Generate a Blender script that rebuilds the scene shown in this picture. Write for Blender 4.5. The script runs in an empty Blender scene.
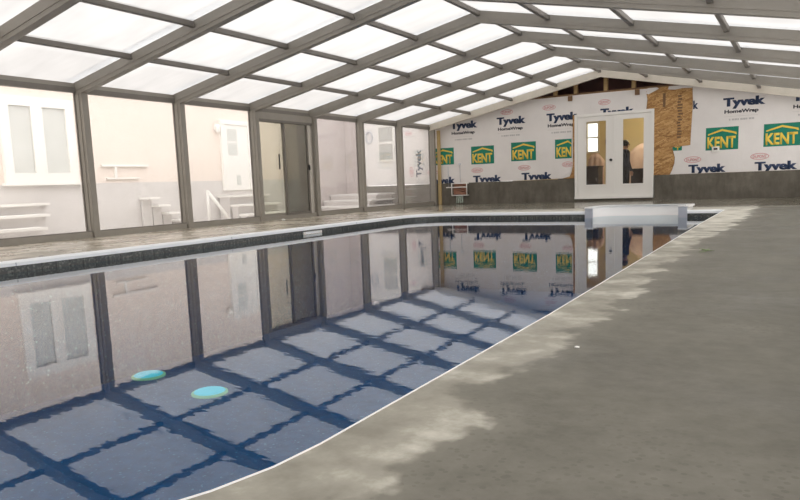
import bpy, bmesh, math, random
from mathutils import Vector, Matrix
random.seed(7)
S = bpy.context.scene
COL = S.collection

# ------------------------------------------------------------------ camera
CAMP = dict(a=9.1951, h=0.6111, yaw=0.5284, pitch=-0.1349, roll=-0.0375, f=695.6, cy=278.81)
def cam_axes():
    y, pt, ro = CAMP['yaw'], CAMP['pitch'], CAMP['roll']
    fw = Vector((-math.sin(y)*math.cos(pt), math.cos(y)*math.cos(pt), math.sin(pt)))
    r = Vector((math.cos(y), math.sin(y), 0)); u = r.cross(fw)
    c, s = math.cos(ro), math.sin(ro)
    return fw, c*r + s*u, -s*r + c*u
fw, rt, up = cam_axes()
cd = bpy.data.cameras.new('camera'); co = bpy.data.objects.new('camera', cd); COL.objects.link(co)
cd.sensor_width = 36; cd.sensor_fit = 'HORIZONTAL'; cd.lens = CAMP['f']*36/800
cd.shift_y = (CAMP['cy']-250)/800; cd.clip_start = .02; cd.clip_end = 200
M = Matrix((rt, up, -fw)).transposed().to_4x4(); M.translation = Vector((CAMP['a'], 0, CAMP['h']))
co.matrix_world = M; S.camera = co

# ------------------------------------------------------------------ light
W = bpy.data.worlds.new('overcast'); S.world = W; W.use_nodes = True
bg = W.node_tree.nodes['Background']; bg.inputs[0].default_value = (1.0, .985, .975, 1); bg.inputs[1].default_value = 3.0
S.view_settings.view_transform = 'Standard'; S.view_settings.look = 'None'
S.view_settings.exposure = 0.0; S.view_settings.gamma = 1.0; S.view_settings.use_curve_mapping = False
try:
    S.cycles.use_denoising = True
    S.cycles.transparent_max_bounces = 24; S.cycles.max_bounces = 10; S.cycles.diffuse_bounces = 5
    S.cycles.caustics_reflective = False; S.cycles.caustics_refractive = False
    S.cycles.sample_clamp_indirect = 6
except Exception: pass

# ------------------------------------------------------------------ materials
def mat(name, col, rough=.6, metal=0, spec=.5):
    m = bpy.data.materials.new(name); m.use_nodes = True
    b = m.node_tree.nodes['Principled BSDF']
    b.inputs['Base Color'].default_value = (*col, 1); b.inputs['Roughness'].default_value = rough
    b.inputs['Metallic'].default_value = metal; b.inputs['Specular IOR Level'].default_value = spec
    return m
class NT:
    def __init__(s, m): s.t = m.node_tree; s.n = s.t.nodes; s.b = s.n['Principled BSDF'] if 'Principled BSDF' in s.n else None
    def add(s, typ, **k):
        n = s.n.new(typ)
        for a, v in k.items():
            if a.startswith('i_'): n.inputs[a[2:].replace('_', ' ')].default_value = v
            else: setattr(n, a, v)
        return n
    def link(s, a, b): s.t.links.new(a, b)
    def coord(s, scale=(1, 1, 1)):
        c = s.add('ShaderNodeTexCoord'); mp = s.add('ShaderNodeMapping'); mp.inputs['Scale'].default_value = scale
        s.link(c.outputs['Object'], mp.inputs['Vector']); return mp.outputs[0]
    def world(s):
        return s.add('ShaderNodeNewGeometry').outputs['Position']
    def noise(s, vec, scale, detail=4, rough=.6):
        n = s.add('ShaderNodeTexNoise'); n.inputs['Scale'].default_value = scale; n.inputs['Detail'].default_value = detail
        n.inputs['Roughness'].default_value = rough; s.link(vec, n.inputs['Vector']); return n.outputs['Fac']
    def ramp(s, fac, stops, interp='LINEAR'):
        r = s.add('ShaderNodeValToRGB'); r.color_ramp.interpolation = interp; e = r.color_ramp.elements
        while len(e) < len(stops): e.new(.5)
        for x, (p, c) in zip(e, stops): x.position = p; x.color = (*c, 1) if len(c) == 3 else c
        s.link(fac, r.inputs[0]); return r.outputs[0]
    def mix(s, fac, a, b):
        m = s.add('ShaderNodeMix', data_type='RGBA')
        for v, i in ((fac, 0), (a, 6), (b, 7)):
            if isinstance(v, (int, float)): m.inputs[i].default_value = v
            elif isinstance(v, tuple): m.inputs[i].default_value = (*v, 1)
            else: s.link(v, m.inputs[i])
        return m.outputs[2]
    def math(s, op, a, b=None, c=None):
        m = s.add('ShaderNodeMath', operation=op)
        for i, v in enumerate((a, b, c)):
            if v is None: continue
            if isinstance(v, (int, float)): m.inputs[i].default_value = v
            else: s.link(v, m.inputs[i])
        return m.outputs[0]
    def bump(s, h, strength, dist=.01):
        b = s.add('ShaderNodeBump'); b.inputs['Strength'].default_value = strength; b.inputs['Distance'].default_value = dist
        s.link(h, b.inputs['Height']); s.link(b.outputs[0], s.b.inputs['Normal'])
def noisy(name, c1, c2, scale, rough=.6, bump=0, stretch=(1, 1, 1), detail=5, metal=0, lo=.3, hi=.7):
    m = mat(name, c1, rough, metal); t = NT(m); v = t.coord(stretch); f = t.noise(v, scale, detail)
    t.link(t.ramp(f, [(lo, c1), (hi, c2)]), t.b.inputs['Base Color'])
    if bump: t.bump(f, bump)
    return m

ALU = noisy('bronze_aluminium', (.265, .243, .208), (.295, .27, .232), 6, .5)
ALU_D = noisy('shade_dark_aluminium', (.155, .14, .12), (.18, .16, .14), 6, .5)  # purlins and eave beams get less light; that shade is in this colour
ALU_P = noisy('pale_end_aluminium', (.62, .57, .48), (.68, .62, .53), 5, .5)  # paler tone for the end arch's rafters
RUB = mat('black_rubber', (.02, .02, .02), .6)
WHITE = mat('white_paint', (.82, .80, .76), .4)
VINYL = mat('white_vinyl', (.88, .90, .91), .35)
ACRYL = noisy('white_acrylic', (.90, .895, .885), (.93, .925, .915), 3, .25)
GREYP = mat('grey_flange', (.50, .52, .57), .35)
BLK = mat('black_plastic', (.015, .015, .016), .4)
WOODY = noisy('pine_stud', (.52, .37, .16), (.62, .46, .23), 9, .7, 0, (1, 1, .15))
WOODD = noisy('brown_timber', (.16, .09, .05), (.24, .14, .07), 9, .8)
NAVY = mat('navy_print', (.016, .035, .09), .6)
INK = mat('charcoal_print', (.03, .03, .04), .6)
PINKP = mat('pale_red_print', (.66, .34, .34), .6)
GREYPR = mat('faint_grey_print', (.50, .48, .47), .6)
GREEN = mat('green_print', (.0, .20, .125), .55)
YELL = mat('yellow_print', (.80, .56, .07), .55)

def wrap_mat():
    m = mat('house_wrap_film', (.80, .77, .75), .55); t = NT(m); v = t.coord()
    f = t.noise(v, 1.3, 5); g = t.noise(t.coord((1, 1, .4)), 5, 4)
    t.link(t.ramp(f, [(.3, (.72, .685, .66)), (.7, (.80, .765, .74))]), t.b.inputs['Base Color'])
    t.bump(g, .25, .05); return m
WRAP = wrap_mat()
def osb_mat():
    m = mat('strand_board', (.5, .3, .12), .75); t = NT(m); v = t.coord((1, 1, 2.2))
    n = t.add('ShaderNodeTexVoronoi'); n.inputs['Scale'].default_value = 13; n.inputs['Randomness'].default_value = 1
    d = t.noise(v, 7, 4); mx = t.add('ShaderNodeVectorMath', operation='MULTIPLY_ADD')
    c3 = t.add('ShaderNodeCombineXYZ'); t.link(d, c3.inputs[0]); t.link(d, c3.inputs[2])
    t.link(c3.outputs[0], mx.inputs[0]); mx.inputs[1].default_value = (.7, .7, .7); t.link(v, mx.inputs[2])
    t.link(mx.outputs[0], n.inputs['Vector'])
    sp = t.add('ShaderNodeSeparateColor'); t.link(n.outputs['Color'], sp.inputs[0])
    t.link(t.ramp(sp.outputs[0], [(0, (.26, .125, .04)), (.5, (.45, .245, .085)), (1, (.60, .37, .16))]), t.b.inputs['Base Color'])
    return m
OSB = osb_mat()
GABLE = noisy('reddish_brown_sheathing', (.075, .035, .03), (.11, .05, .045), 3, .8)
def concrete_wall():
    m = mat('damp_concrete', (.2, .19, .16), .8); t = NT(m); v = t.coord()
    f = t.noise(v, 2.2, 7, .65); g = t.noise(t.coord((1, 1, .3)), 9, 5)
    a = t.ramp(f, [(.3, (.085, .074, .055)), (.55, (.135, .12, .095)), (.75, (.22, .20, .165))])
    b = t.mix(.35, a, t.ramp(g, [(.35, (.065, .058, .045)), (.7, (.19, .17, .14))]))
    t.link(b, t.b.inputs['Base Color']); t.bump(f, .3, .02); return m
CONC_W = concrete_wall()
def deck_mat():
    m = mat('wet_concrete_deck', (.25, .24, .21), .5); t = NT(m); w = t.world()
    sx = t.add('ShaderNodeSeparateXYZ'); t.link(w, sx.inputs[0]); X, Y = sx.outputs[0], sx.outputs[1]
    big = t.noise(w, 1.15, 6, .62); mid = t.noise(w, 2.2, 6, .65); fine = t.noise(w, 14, 6, .7)
    base = t.ramp(big, [(.34, (.070, .067, .053)), (.5, (.125, .119, .096)), (.64, (.20, .19, .16))])
    base = t.mix(.45, base, t.ramp(mid, [(.3, (.105, .10, .08)), (.7, (.205, .193, .162))]))
    base = t.mix(.22, base, t.ramp(fine, [(.32, (.08, .076, .063)), (.66, (.245, .232, .20))]))
    # dark damp blotches left by drips
    vo = t.add('ShaderNodeTexVoronoi'); vo.inputs['Scale'].default_value = 40; t.link(w, vo.inputs['Vector'])
    spot = t.math('LESS_THAN', vo.outputs['Distance'], .30); reg = t.ramp(t.noise(w, 1.1, 2), [(.50, (0, 0, 0)), (.62, (1, 1, 1))])
    base = t.mix(t.math('MULTIPLY', t.math('MULTIPLY', spot, reg), .30), base, (.09, .086, .07))
    # dried pale lime band along the pool's straight edge (its width wanders)
    edge = t.math('MULTIPLY_ADD', t.math('MAXIMUM', t.math('SUBTRACT', Y, 3.0), 0), -.0175, 8.205)
    d = t.math('SUBTRACT', X, edge)
    n1 = t.noise(w, 2.1, 4, .6); far = t.add('ShaderNodeMapRange', interpolation_type='SMOOTHSTEP'); t.link(Y, far.inputs[0])
    far.inputs[1].default_value = 5; far.inputs[2].default_value = 11; far.inputs[3].default_value = 0; far.inputs[4].default_value = 1; far = far.outputs[0]
    wd = t.math('ADD', t.math('MULTIPLY_ADD', n1, .55, -.035), t.math('MULTIPLY', far, .24))
    fr_ = t.noise(w, 4.2, 6, .62)
    k = t.math('ADD', t.math('SUBTRACT', wd, d), t.math('MULTIPLY_ADD', fr_, .10, -.05))
    haze = t.ramp(t.math('ADD', k, .16), [(.0, (0, 0, 0)), (.3, (1, 1, 1))])      # half-dried fringe
    base = t.mix(t.math('MULTIPLY', haze, .7), base, (.245, .233, .195))
    spot2 = t.math('LESS_THAN', vo.outputs['Distance'], .33)
    base = t.mix(t.math('MULTIPLY', t.math('MULTIPLY', spot2, haze), .35), base, (.11, .105, .085))
    pale = t.ramp(k, [(.0, (0, 0, 0)), (.05, (1, 1, 1))])
    pc = t.ramp(t.math('MULTIPLY_ADD', far, .20, fr_), [(.36, (.24, .226, .188)), (.54, (.34, .322, .27)), (.74, (.62, .595, .52))])
    base = t.mix(t.math('MULTIPLY', pale, .92), base, pc)
    # wet brown strip at the foot of the house wall
    wet = t.add('ShaderNodeMapRange', interpolation_type='SMOOTHSTEP'); t.link(t.math('MULTIPLY_ADD', mid, 1.6, Y), wet.inputs[0])
    wet.inputs[1].default_value = 13.6; wet.inputs[2].default_value = 15.2
    base = t.mix(t.math('MULTIPLY', wet.outputs[0], .8), base, t.ramp(mid, [(.35, (.075, .066, .045)), (.68, (.17, .155, .12))]))
    # left walkway: browner, with dark wet patches and pale dry ones
    lf = t.math('MULTIPLY', t.math('LESS_THAN', X, 2.6), t.math('LESS_THAN', Y, 15.6))
    st = t.add('ShaderNodeMapping'); st.inputs['Scale'].default_value = (2.4, .6, 1); t.link(w, st.inputs['Vector'])
    ln = t.noise(st.outputs[0], 1.3, 5, .6)
    lc = t.ramp(ln, [(.38, (.16, .135, .095)), (.5, (.36, .32, .255)), (.66, (.56, .51, .43))])
    base = t.mix(lf, base, lc)
    t.link(base, t.b.inputs['Base Color'])
    rr = t.ramp(t.math('MULTIPLY_ADD', lf, -.22, big), [(.25, (.24, .24, .24)), (.6, (.62, .62, .62))])
    rr = t.mix(wet.outputs[0], rr, t.ramp(mid, [(.35, (.09, .09, .09)), (.7, (.2, .2, .2))]))
    t.link(rr, t.b.inputs['Roughness']); t.link(t.math('MULTIPLY_ADD', lf, .25, .10), t.b.inputs['Specular IOR Level'])
    t.bump(t.math('ADD', mid, t.math('MULTIPLY', fine, .4)), .18, .02); return m
DECK = deck_mat()
def liner_mat():
    m = mat('blue_speckled_liner', (.03, .1, .3), .5); t = NT(m); v = t.coord()
    vo = t.add('ShaderNodeTexVoronoi'); vo.inputs['Scale'].default_value = 24; t.link(v, vo.inputs['Vector'])
    sp = t.math('LESS_THAN', vo.outputs['Distance'], .30); f = t.noise(v, 9, 3); f2 = t.noise(v, 26, 2)
    base = t.ramp(f, [(.3, (.03, .15, .33)), (.7, (.06, .23, .47))])
    pc = t.ramp(f2, [(.48, (.06, .15, .36)), (.66, (.17, .52, .72))])
    t.link(t.mix(sp, base, pc), t.b.inputs['Base Color']); return m
LINER = liner_mat()
def tile_mat():
    m = mat('dark_tile_border', (.06, .065, .06), .3); t = NT(m); w = t.world()
    sx = t.add('ShaderNodeSeparateXYZ'); t.link(w, sx.inputs[0]); s = t.math('ADD', sx.outputs[0], sx.outputs[1])
    c = t.add('ShaderNodeCombineXYZ'); t.link(s, c.inputs[0]); t.link(sx.outputs[2], c.inputs[1])
    b = t.add('ShaderNodeTexBrick'); b.offset = 0; b.inputs['Scale'].default_value = 1
    b.inputs['Brick Width'].default_value = .16; b.inputs['Row Height'].default_value = .16; b.inputs['Mortar Size'].default_value = .006
    b.inputs['Color1'].default_value = (.035, .04, .04, 1); b.inputs['Color2'].default_value = (.06, .065, .06, 1); b.inputs['Mortar'].default_value = (.012, .013, .014, 1)
    t.link(c.outputs[0], b.inputs['Vector'])
    n = t.noise(c.outputs[0], 34, 3); n2 = t.ramp(n, [(.5, (0, 0, 0)), (.66, (1, 1, 1))])
    t.link(t.mix(t.math('MULTIPLY', n2, .8), b.outputs[0], (.19, .20, .17)), t.b.inputs['Base Color']); return m
TILE = tile_mat()
def see_through(name, tcol, trans, wcol=(.9, .9, .9), gloss=.0, var=0):
    """film or sheet: part of the light passes straight, the rest is scattered through"""
    m = bpy.data.materials.new(name); m.use_nodes = True; t = NT(m); n = t.n
    for x in list(n):
        if x.type != 'OUTPUT_MATERIAL': n.remove(x)
    out = [x for x in n if x.type == 'OUTPUT_MATERIAL'][0]
    a = t.add('ShaderNodeBsdfTransparent'); a.inputs[0].default_value = (*tcol, 1)
    b = t.add('ShaderNodeBsdfTranslucent'); b.inputs[0].default_value = (*wcol, 1)
    mx = t.add('ShaderNodeMixShader'); mx.inputs[0].default_value = trans
    if var:
        f = t.noise(t.coord((1, 1, 1)), 1.1, 4); c = t.ramp(f, [(.3, tuple(x*(1-var) for x in tcol)), (.7, tuple(min(1, x*(1+var*.4)) for x in tcol))])
        t.link(c, a.inputs[0])
        f2 = t.noise(t.coord((.5, 2.2, 1)), 1.6, 3); t.link(t.ramp(f2, [(.34, tuple(x*(1-var*.4) for x in wcol)), (.6, wcol)]), b.inputs[0])
    t.link(a.outputs[0], mx.inputs[1]); t.link(b.outputs[0], mx.inputs[2]); last = mx.outputs[0]
    if gloss:
        g = t.add('ShaderNodeBsdfGlossy'); g.inputs['Roughness'].default_value = .08
        fr = t.add('ShaderNodeFresnel'); fr.inputs[0].default_value = 1.3
        m2 = t.add('ShaderNodeMixShader'); t.link(t.math('MULTIPLY', fr.outputs[0], gloss), m2.inputs[0])
        t.link(last, m2.inputs[1]); t.link(g.outputs[0], m2.inputs[2]); last = m2.outputs[0]
    t.link(last, out.inputs[0]); return m
ROOFP = see_through('translucent_roof_sheet', (.46, .455, .45), .55, (.75, .74, .73), var=.17)
WINP = see_through('hazy_window_sheet', (.945, .94, .935), .095, (.76, .73, .70), .3)
DOORP = see_through('slider_sheet', (.80, .80, .75), .12, (.42, .42, .37), .3)
DOORP2 = see_through('doubled_slider_sheet', (.47, .47, .44), .12, (.28, .28, .25), .3)
GLASS = see_through('door_glass', (.92, .93, .92), .0, gloss=1.0)
def water_mat():
    m = bpy.data.materials.new('pool_water'); m.use_nodes = True; t = NT(m)
    for x in list(t.n):
        if x.type != 'OUTPUT_MATERIAL': t.n.remove(x)
    out = [x for x in t.n if x.type == 'OUTPUT_MATERIAL'][0]
    w = t.world()
    mp = t.add('ShaderNodeMapping'); mp.inputs['Rotation'].default_value = (0, 0, math.radians(32)); mp.inputs['Scale'].default_value = (.5, 1.5, 1)
    t.link(w, mp.inputs['Vector'])
    n1 = t.noise(mp.outputs[0], 4.5, 2, .5); n2 = t.noise(mp.outputs[0], 17, 2, .5)
    h = t.math('MULTIPLY_ADD', n2, .30, t.math('MULTIPLY', n1, .6))
    bp = t.add('ShaderNodeBump'); bp.inputs['Strength'].default_value = 1; bp.inputs['Distance'].default_value = .00045; t.link(h, bp.inputs['Height'])
    a = t.add('ShaderNodeBsdfTransparent'); a.inputs[0].default_value = (.31, .70, .85, 1)
    g = t.add('ShaderNodeBsdfGlossy'); g.inputs['Roughness'].default_value = .0; g.inputs[0].default_value = (1, 1, 1, 1)
    fr = t.add('ShaderNodeFresnel'); fr.inputs[0].default_value = 1.38
    t.link(bp.outputs[0], g.inputs['Normal'])
    mx = t.add('ShaderNodeMixShader'); t.link(fr.outputs[0], mx.inputs[0]); t.link(a.outputs[0], mx.inputs[1]); t.link(g.outputs[0], mx.inputs[2])
    t.link(mx.outputs[0], out.inputs[0]); return m
WATER = water_mat()
def emit(name, col, s):
    m = mat(name, col, .5); b = m.node_tree.nodes['Principled BSDF']
    b.inputs['Emission Color'].default_value = (*col, 1); b.inputs['Emission Strength'].default_value = s; return m

# ------------------------------------------------------------------ mesh helpers
class MB:
    """collects shapes for ONE mesh object; coordinates are world coordinates"""
    def __init__(s): s.bm = bmesh.new(); s.mats = []
    def mi(s, m):
        if m not in s.mats: s.mats.append(m)
        return s.mats.index(m)
    def faces(s, vs, fs, m, smooth=False):
        vv = [s.bm.verts.new(v) for v in vs]; i = s.mi(m); out = []
        for f in fs:
            try: F = s.bm.faces.new([vv[k] for k in f])
            except ValueError: continue
            F.material_index = i; F.smooth = smooth; out.append(F)
        return out
    def box(s, a, b, m, bev=0):
        x0, y0, z0 = a; x1, y1, z1 = b
        vs = [(x0,y0,z0),(x1,y0,z0),(x1,y1,z0),(x0,y1,z0),(x0,y0,z1),(x1,y0,z1),(x1,y1,z1),(x0,y1,z1)]
        fs = s.faces(vs, [(3,2,1,0),(4,5,6,7),(0,1,5,4),(1,2,6,5),(2,3,7,6),(3,0,4,7)], m)
        if bev:
            es = list({e for f in fs for e in f.edges}); r = bmesh.ops.bevel(s.bm, geom=es, offset=bev, segments=2, affect='EDGES')
            for f in r['faces']: f.material_index = s.mi(m)
        return s
    def prism(s, poly, axis, lo, hi, m):
        """extrude a 2-D polygon: axis 'y' -> poly in (x,z); 'x' -> (y,z); 'z' -> (x,y)"""
        def P(p, h): return {'y': (p[0], h, p[1]), 'x': (h, p[0], p[1]), 'z': (p[0], p[1], h)}[axis]
        n = len(poly); vs = [P(p, lo) for p in poly] + [P(p, hi) for p in poly]
        s.faces(vs, [tuple(range(n)), tuple(range(2*n-1, n-1, -1))] + [(i, (i+1) % n, (i+1) % n+n, i+n) for i in range(n)], m); return s
    def tube(s, pts, r, m, seg=10, caps=True):
        pts = [Vector(p) for p in pts]; rings = []; R = r if isinstance(r, (list, tuple)) else [r]*len(pts)
        for i, p in enumerate(pts):
            d = (pts[min(i+1, len(pts)-1)] - pts[max(i-1, 0)]).normalized()
            a = d.cross(Vector((0, 0, 1))); a = a if a.length > .05 else d.cross(Vector((1, 0, 0))); a.normalize(); b = d.cross(a)
            rings.append([p + R[i]*(math.cos(t)*a + math.sin(t)*b) for t in [2*math.pi*k/seg for k in range(seg)]])
        vs = [v for q in rings for v in q]; fs = []
        for i in range(len(pts)-1):
            for k in range(seg):
                k2 = (k+1) % seg; fs.append((i*seg+k, i*seg+k2, (i+1)*seg+k2, (i+1)*seg+k))
        if caps: fs += [tuple(range(seg-1, -1, -1)), tuple(range((len(pts)-1)*seg, len(pts)*seg))]
        s.faces(vs, fs, m, True); return s
    def lathe(s, c, prof, m, seg=24):
        """prof = (r, z) pairs about the vertical through c"""
        vs = []; fs = []
        for r, z in prof: vs += [(c[0]+r*math.cos(2*math.pi*k/seg), c[1]+r*math.sin(2*math.pi*k/seg), c[2]+z) for k in range(seg)]
        for i in range(len(prof)-1):
            for k in range(seg): fs.append((i*seg+k, i*seg+(k+1) % seg, (i+1)*seg+(k+1) % seg, (i+1)*seg+k))
        fs += [tuple(range(seg-1, -1, -1)), tuple(range((len(prof)-1)*seg, len(prof)*seg))]
        s.faces(vs, fs, m, True); return s
    def text(s, txt, x, z, w, h, y, m, rot=0, off=.02, clip=None, wmode=True):
        """lettering on a plane facing -Y: left x, baseline z, total width w, cap height h, thickness 1 mm"""
        cu = bpy.data.curves.new('t', 'FONT'); cu.body = txt; cu.size = 1; cu.offset = off; cu.extrude = 0; cu.resolution_u = 3
        o = bpy.data.objects.new('t', cu); COL.objects.link(o); bpy.context.view_layer.update()
        dg = bpy.context.evaluated_depsgraph_get(); me = bpy.data.meshes.new_from_object(o.evaluated_get(dg))
        capref = 0.73
        xs = [v.co.x for v in me.vertices]; x0, x1 = min(xs), max(xs); sx = w/(x1-x0); sz = h/capref
        b2 = bmesh.new(); b2.from_mesh(me)
        for v in b2.verts:
            px, pz = (v.co.x-x0)*sx, v.co.y*sz; c, q = math.cos(rot), math.sin(rot)
            v.co = (x + c*px - q*pz, y, z + q*px + c*pz)
        if clip is not None:
            bmesh.ops.bisect_plane(b2, geom=b2.verts[:]+b2.edges[:]+b2.faces[:], plane_co=(0, 0, clip), plane_no=(0, 0, -1), clear_outer=True)
        r = bmesh.ops.extrude_face_region(b2, geom=b2.faces[:])
        for v in r['geom']:
            if isinstance(v, bmesh.types.BMVert): v.co.y -= .0012
        bmesh.ops.recalc_face_normals(b2, faces=b2.faces[:])
        tm = bpy.data.meshes.new('tt'); b2.to_mesh(tm); b2.free()
        n0 = len(s.bm.faces); s.bm.from_mesh(tm); s.bm.faces.ensure_lookup_table(); i = s.mi(m)
        for f in s.bm.faces[n0:]: f.material_index = i
        bpy.data.objects.remove(o); bpy.data.curves.remove(cu); bpy.data.meshes.remove(me); bpy.data.meshes.remove(tm); return s
    def build(s, name, parent=None, recalc=True):
        if recalc: bmesh.ops.recalc_face_normals(s.bm, faces=s.bm.faces[:])
        off = Vector((0, 0, 0)); q = parent
        while q is not None: off += q.location; q = q.parent
        if parent is None:
            pass
        for v in s.bm.verts: v.co -= off
        me = bpy.data.meshes.new(name); s.bm.to_mesh(me); s.bm.free()
        for m in s.mats: me.materials.append(m)
        o = bpy.data.objects.new(name, me); COL.objects.link(o)
        if parent is not None: o.parent = parent
        return o
def tag(o, label=None, cat=None, group=None, kind=None):
    if label: o['label'] = label
    if cat: o['category'] = cat
    if group: o['group'] = group
    if kind: o['kind'] = kind
    return o
def struct(o, label=None, cat=None):
    o['kind'] = 'structure'
    return tag(o, label, cat)
def empty(name, loc):
    o = bpy.data.objects.new(name, None); o.empty_display_size = .1; COL.objects.link(o); o.location = loc; return o
def copy_tree(o, loc=None, parent=None):
    c = o.copy(); COL.objects.link(c)
    if parent is not None: c.parent = parent
    for ch in [x for x in bpy.data.objects if x.parent == o]: copy_tree(ch, None, c)
    if loc is not None: c.location = loc
    return c
NTH = ['', 'first', 'second', 'third', 'fourth', 'fifth', 'sixth', 'seventh', 'eighth', 'ninth', 'tenth', 'eleventh']

# ------------------------------------------------------------------ dimensions (metres)
Y1, MOD = 6.5966, 1.8356
def YK(k): return Y1 + (k-1)*MOD
PX, PY = .17, .12                     # post depth and width
XR, ZR, SL = 4.763, 3.128, .2065      # ridge, purlin line, slope
XE = 2*XR                             # right eave
D = 17.88                             # house wall
ZW = -.12                             # water level
KMIN, KMAX = -3, 7
def zl(x): return ZR - SL*abs(x-XR)   # purlin underside
NODES = [0, XR-2.2824-1.19, XR-2.2824, XR-1.0916, XR]; NODES[1] = XR-3.4806

# ================================================================== SETTING
# ---- pool outline
def arc(cx, cy, r, a0, a1, n=10): return [(cx+r*math.cos(math.radians(a0+(a1-a0)*i/n)), cy+r*math.sin(math.radians(a0+(a1-a0)*i/n))) for i in range(n+1)]
PXL, PYF, PYN = 2.40, 12.60, .28
def pxr(y): return 8.205 - max(0, y-3)*.0175
AX0, AX1 = 5.84, 7.43                 # opening of the step unit
pool = (arc(pxr(1.3)-1.0, PYN+1.0, 1.0, -90, 0) + [(pxr(3), 3.0), (pxr(6), 6), (pxr(9), 9)] +
        arc(pxr(12.5)-.12, PYF-.12, .12, 0, 90, 4) + [(AX1, PYF), (AX0, PYF)] + arc(PXL+.8, PYF-.8, .8, 90, 180) + arc(PXL+.8, PYN+.8, .8, 180, 270))
def offset(poly, d):
    n = len(poly); out = []
    for i in range(n):
        p0, p1, p2 = Vector(poly[i-1]), Vector(poly[i]), Vector(poly[(i+1) % n])
        a, b = (p1-p0), (p2-p1)
        a = a.normalized() if a.length > 1e-6 else b.normalized(); b = b.normalized() if b.length > 1e-6 else a
        na, nb = Vector((a.y, -a.x)), Vector((b.y, -b.x)); nn = (na+nb).normalized(); k = (d(p1) if callable(d) else d)/max(.5, nn.dot(na))
        out.append((p1.x+nn.x*k, p1.y+nn.y*k))
    return out
CW = .006
outer = offset(pool, lambda p: CW if p.x > 7.2 and p.y < 12.4 else .034)
ia = pool.index((AX1, PYF)); ib = pool.index((AX0, PYF))
ALC = [(AX1+.06, PYF), (AX1+.06, 13.36), (6.30, 13.36), (6.03, 13.28), (5.86, 13.10), (5.79, 12.86), (AX0-.06, PYF)]
hole = outer[:ia] + [(AX1+.06, PYF+.034)] + ALC[1:6] + [(AX0-.06, PYF+.034)] + outer[ib+1:]
def fill_between(loopA, loopB, z, m, mb):
    bm = bmesh.new(); es = []
    for lp in ([loopA] + ([loopB] if loopB else [])):
        vs = [bm.verts.new((p[0], p[1], z)) for p in lp]
        es += [bm.edges.new((vs[i], vs[(i+1) % len(vs)])) for i in range(len(vs))]
    bmesh.ops.triangle_fill(bm, edges=es, use_beauty=True, use_dissolve=False)
    tm = bpy.data.meshes.new('x'); bm.to_mesh(tm); bm.free(); n0 = len(mb.bm.faces); mb.bm.from_mesh(tm); bpy.data.meshes.remove(tm)
    mb.bm.faces.ensure_lookup_table(); i = mb.mi(m)
    for f in mb.bm.faces[n0:]:
        f.material_index = i
        if f.normal.z < 0: f.normal_flip()
mb = MB(); RECT = [(-.05, YK(KMIN)-.1), (XE+.05, YK(KMIN)-.1), (XE+.05, D), (-.05, D)]
fill_between(RECT, hole, 0, DECK, mb)
n = len(hole); mb.faces([(p[0], p[1], 0) for p in hole]+[(p[0], p[1], -.2) for p in hole], [(i, (i+1) % n, (i+1) % n+n, i+n) for i in range(n)], DECK)
mb.faces([(p[0], p[1], 0) for p in RECT]+[(p[0], p[1], -.3) for p in RECT], [(i, (i+1) % 4, (i+1) % 4+4, i+4) for i in range(4)], DECK)
struct(mb.build('floor', recalc=False))
# ---- coping strip (white nose round the pool, jointed)
mb = MB(); loop = pool[ib:] + pool[:ia+1]; lo_ = outer[ib:] + outer[:ia+1]; n = len(loop)
prof = lambda p, q: [(q[0], q[1], -.055), (q[0], q[1], .004), (p[0]*.3+q[0]*.7, p[1]*.3+q[1]*.7, .004), (p[0]*.92+q[0]*.08, p[1]*.92+q[1]*.08, -.022), (p[0], p[1], -.055)]
vs = [v for p, q in zip(loop, lo_) for v in prof(p, q)]; fs = []
for i in range(n-1):
    for k in range(4): fs.append((i*5+k, (i+1)*5+k, (i+1)*5+k+1, i*5+k+1))
    fs.append((i*5+4, (i+1)*5+4, (i+1)*5, i*5))
mb.faces(vs, fs, VINYL)
for yy in (4.05, 7.1, 10.2): mb.box((PXL-.03, yy-.005, -.054), (PXL+.0015, yy+.005, -.02), GREYP)
struct(mb.build('trim_1'))
# ---- basin: tiled border, speckled liner
basin = empty('pool_basin', (5.3, 6.4, -1.5)); struct(basin)
n = len(pool); mb = MB()
mb.faces([(p[0], p[1], -.054) for p in loop]+[(p[0], p[1], -.23) for p in loop], [(i, i+1, i+1+len(loop), i+len(loop)) for i in range(len(loop)-1)], TILE)
mb.build('tile_border', basin)
mb = MB(); mb.faces([(p[0], p[1], -.23) for p in pool]+[(p[0], p[1], -1.5) for p in pool], [(i, (i+1) % n, (i+1) % n+n, i+n) for i in range(n)], LINER)
fill_between(pool, None, -1.5, LINER, mb); mb.build('liner', basin, recalc=False)
# ---- water
mb = MB(); wl = offset(pool, .002); wl = wl[:ia+1] + [(AX1-.002, 13.30), (6.34, 13.30), (6.20, 13.28), (6.08, 13.23), (5.98, 13.14), (5.90, 13.01), (5.855, 12.86), (AX0, 12.72)] + wl[ib:]
fill_between(wl, None, ZW, WATER, mb); tag(mb.build('pool_water', recalc=False), 'still blue pool water reflecting the glazed roof', 'water', kind='stuff')

# ---- house wall at the far end
mb = MB(); mb.box((-2.6, D+.012, .6), (DX0 if False else 4.05, D+.16, 2.68), OSB); mb.box((6.02, D+.012, .6), (10.2, D+.16, 2.68), OSB); mb.box((4.05, D+.012, 2.19), (6.02, D+.16, 2.68), OSB)
mb.prism([(-.4, 2.73), (10.0, 2.73), (XR, ZR+.08)], 'y', D+.7, D+.8, GABLE)
struct(mb.build('wall_far'))
mb = MB(); mb.box((-2.6, D-.03, -.3), (4.05, D+.2, .587), CONC_W); mb.box((6.02, D-.03, -.3), (10.2, D+.2, .602), CONC_W); mb.box((4.05, D-.03, -.3), (6.02, D+.2, .06), CONC_W)
struct(mb.build('trim_2'))
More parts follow.
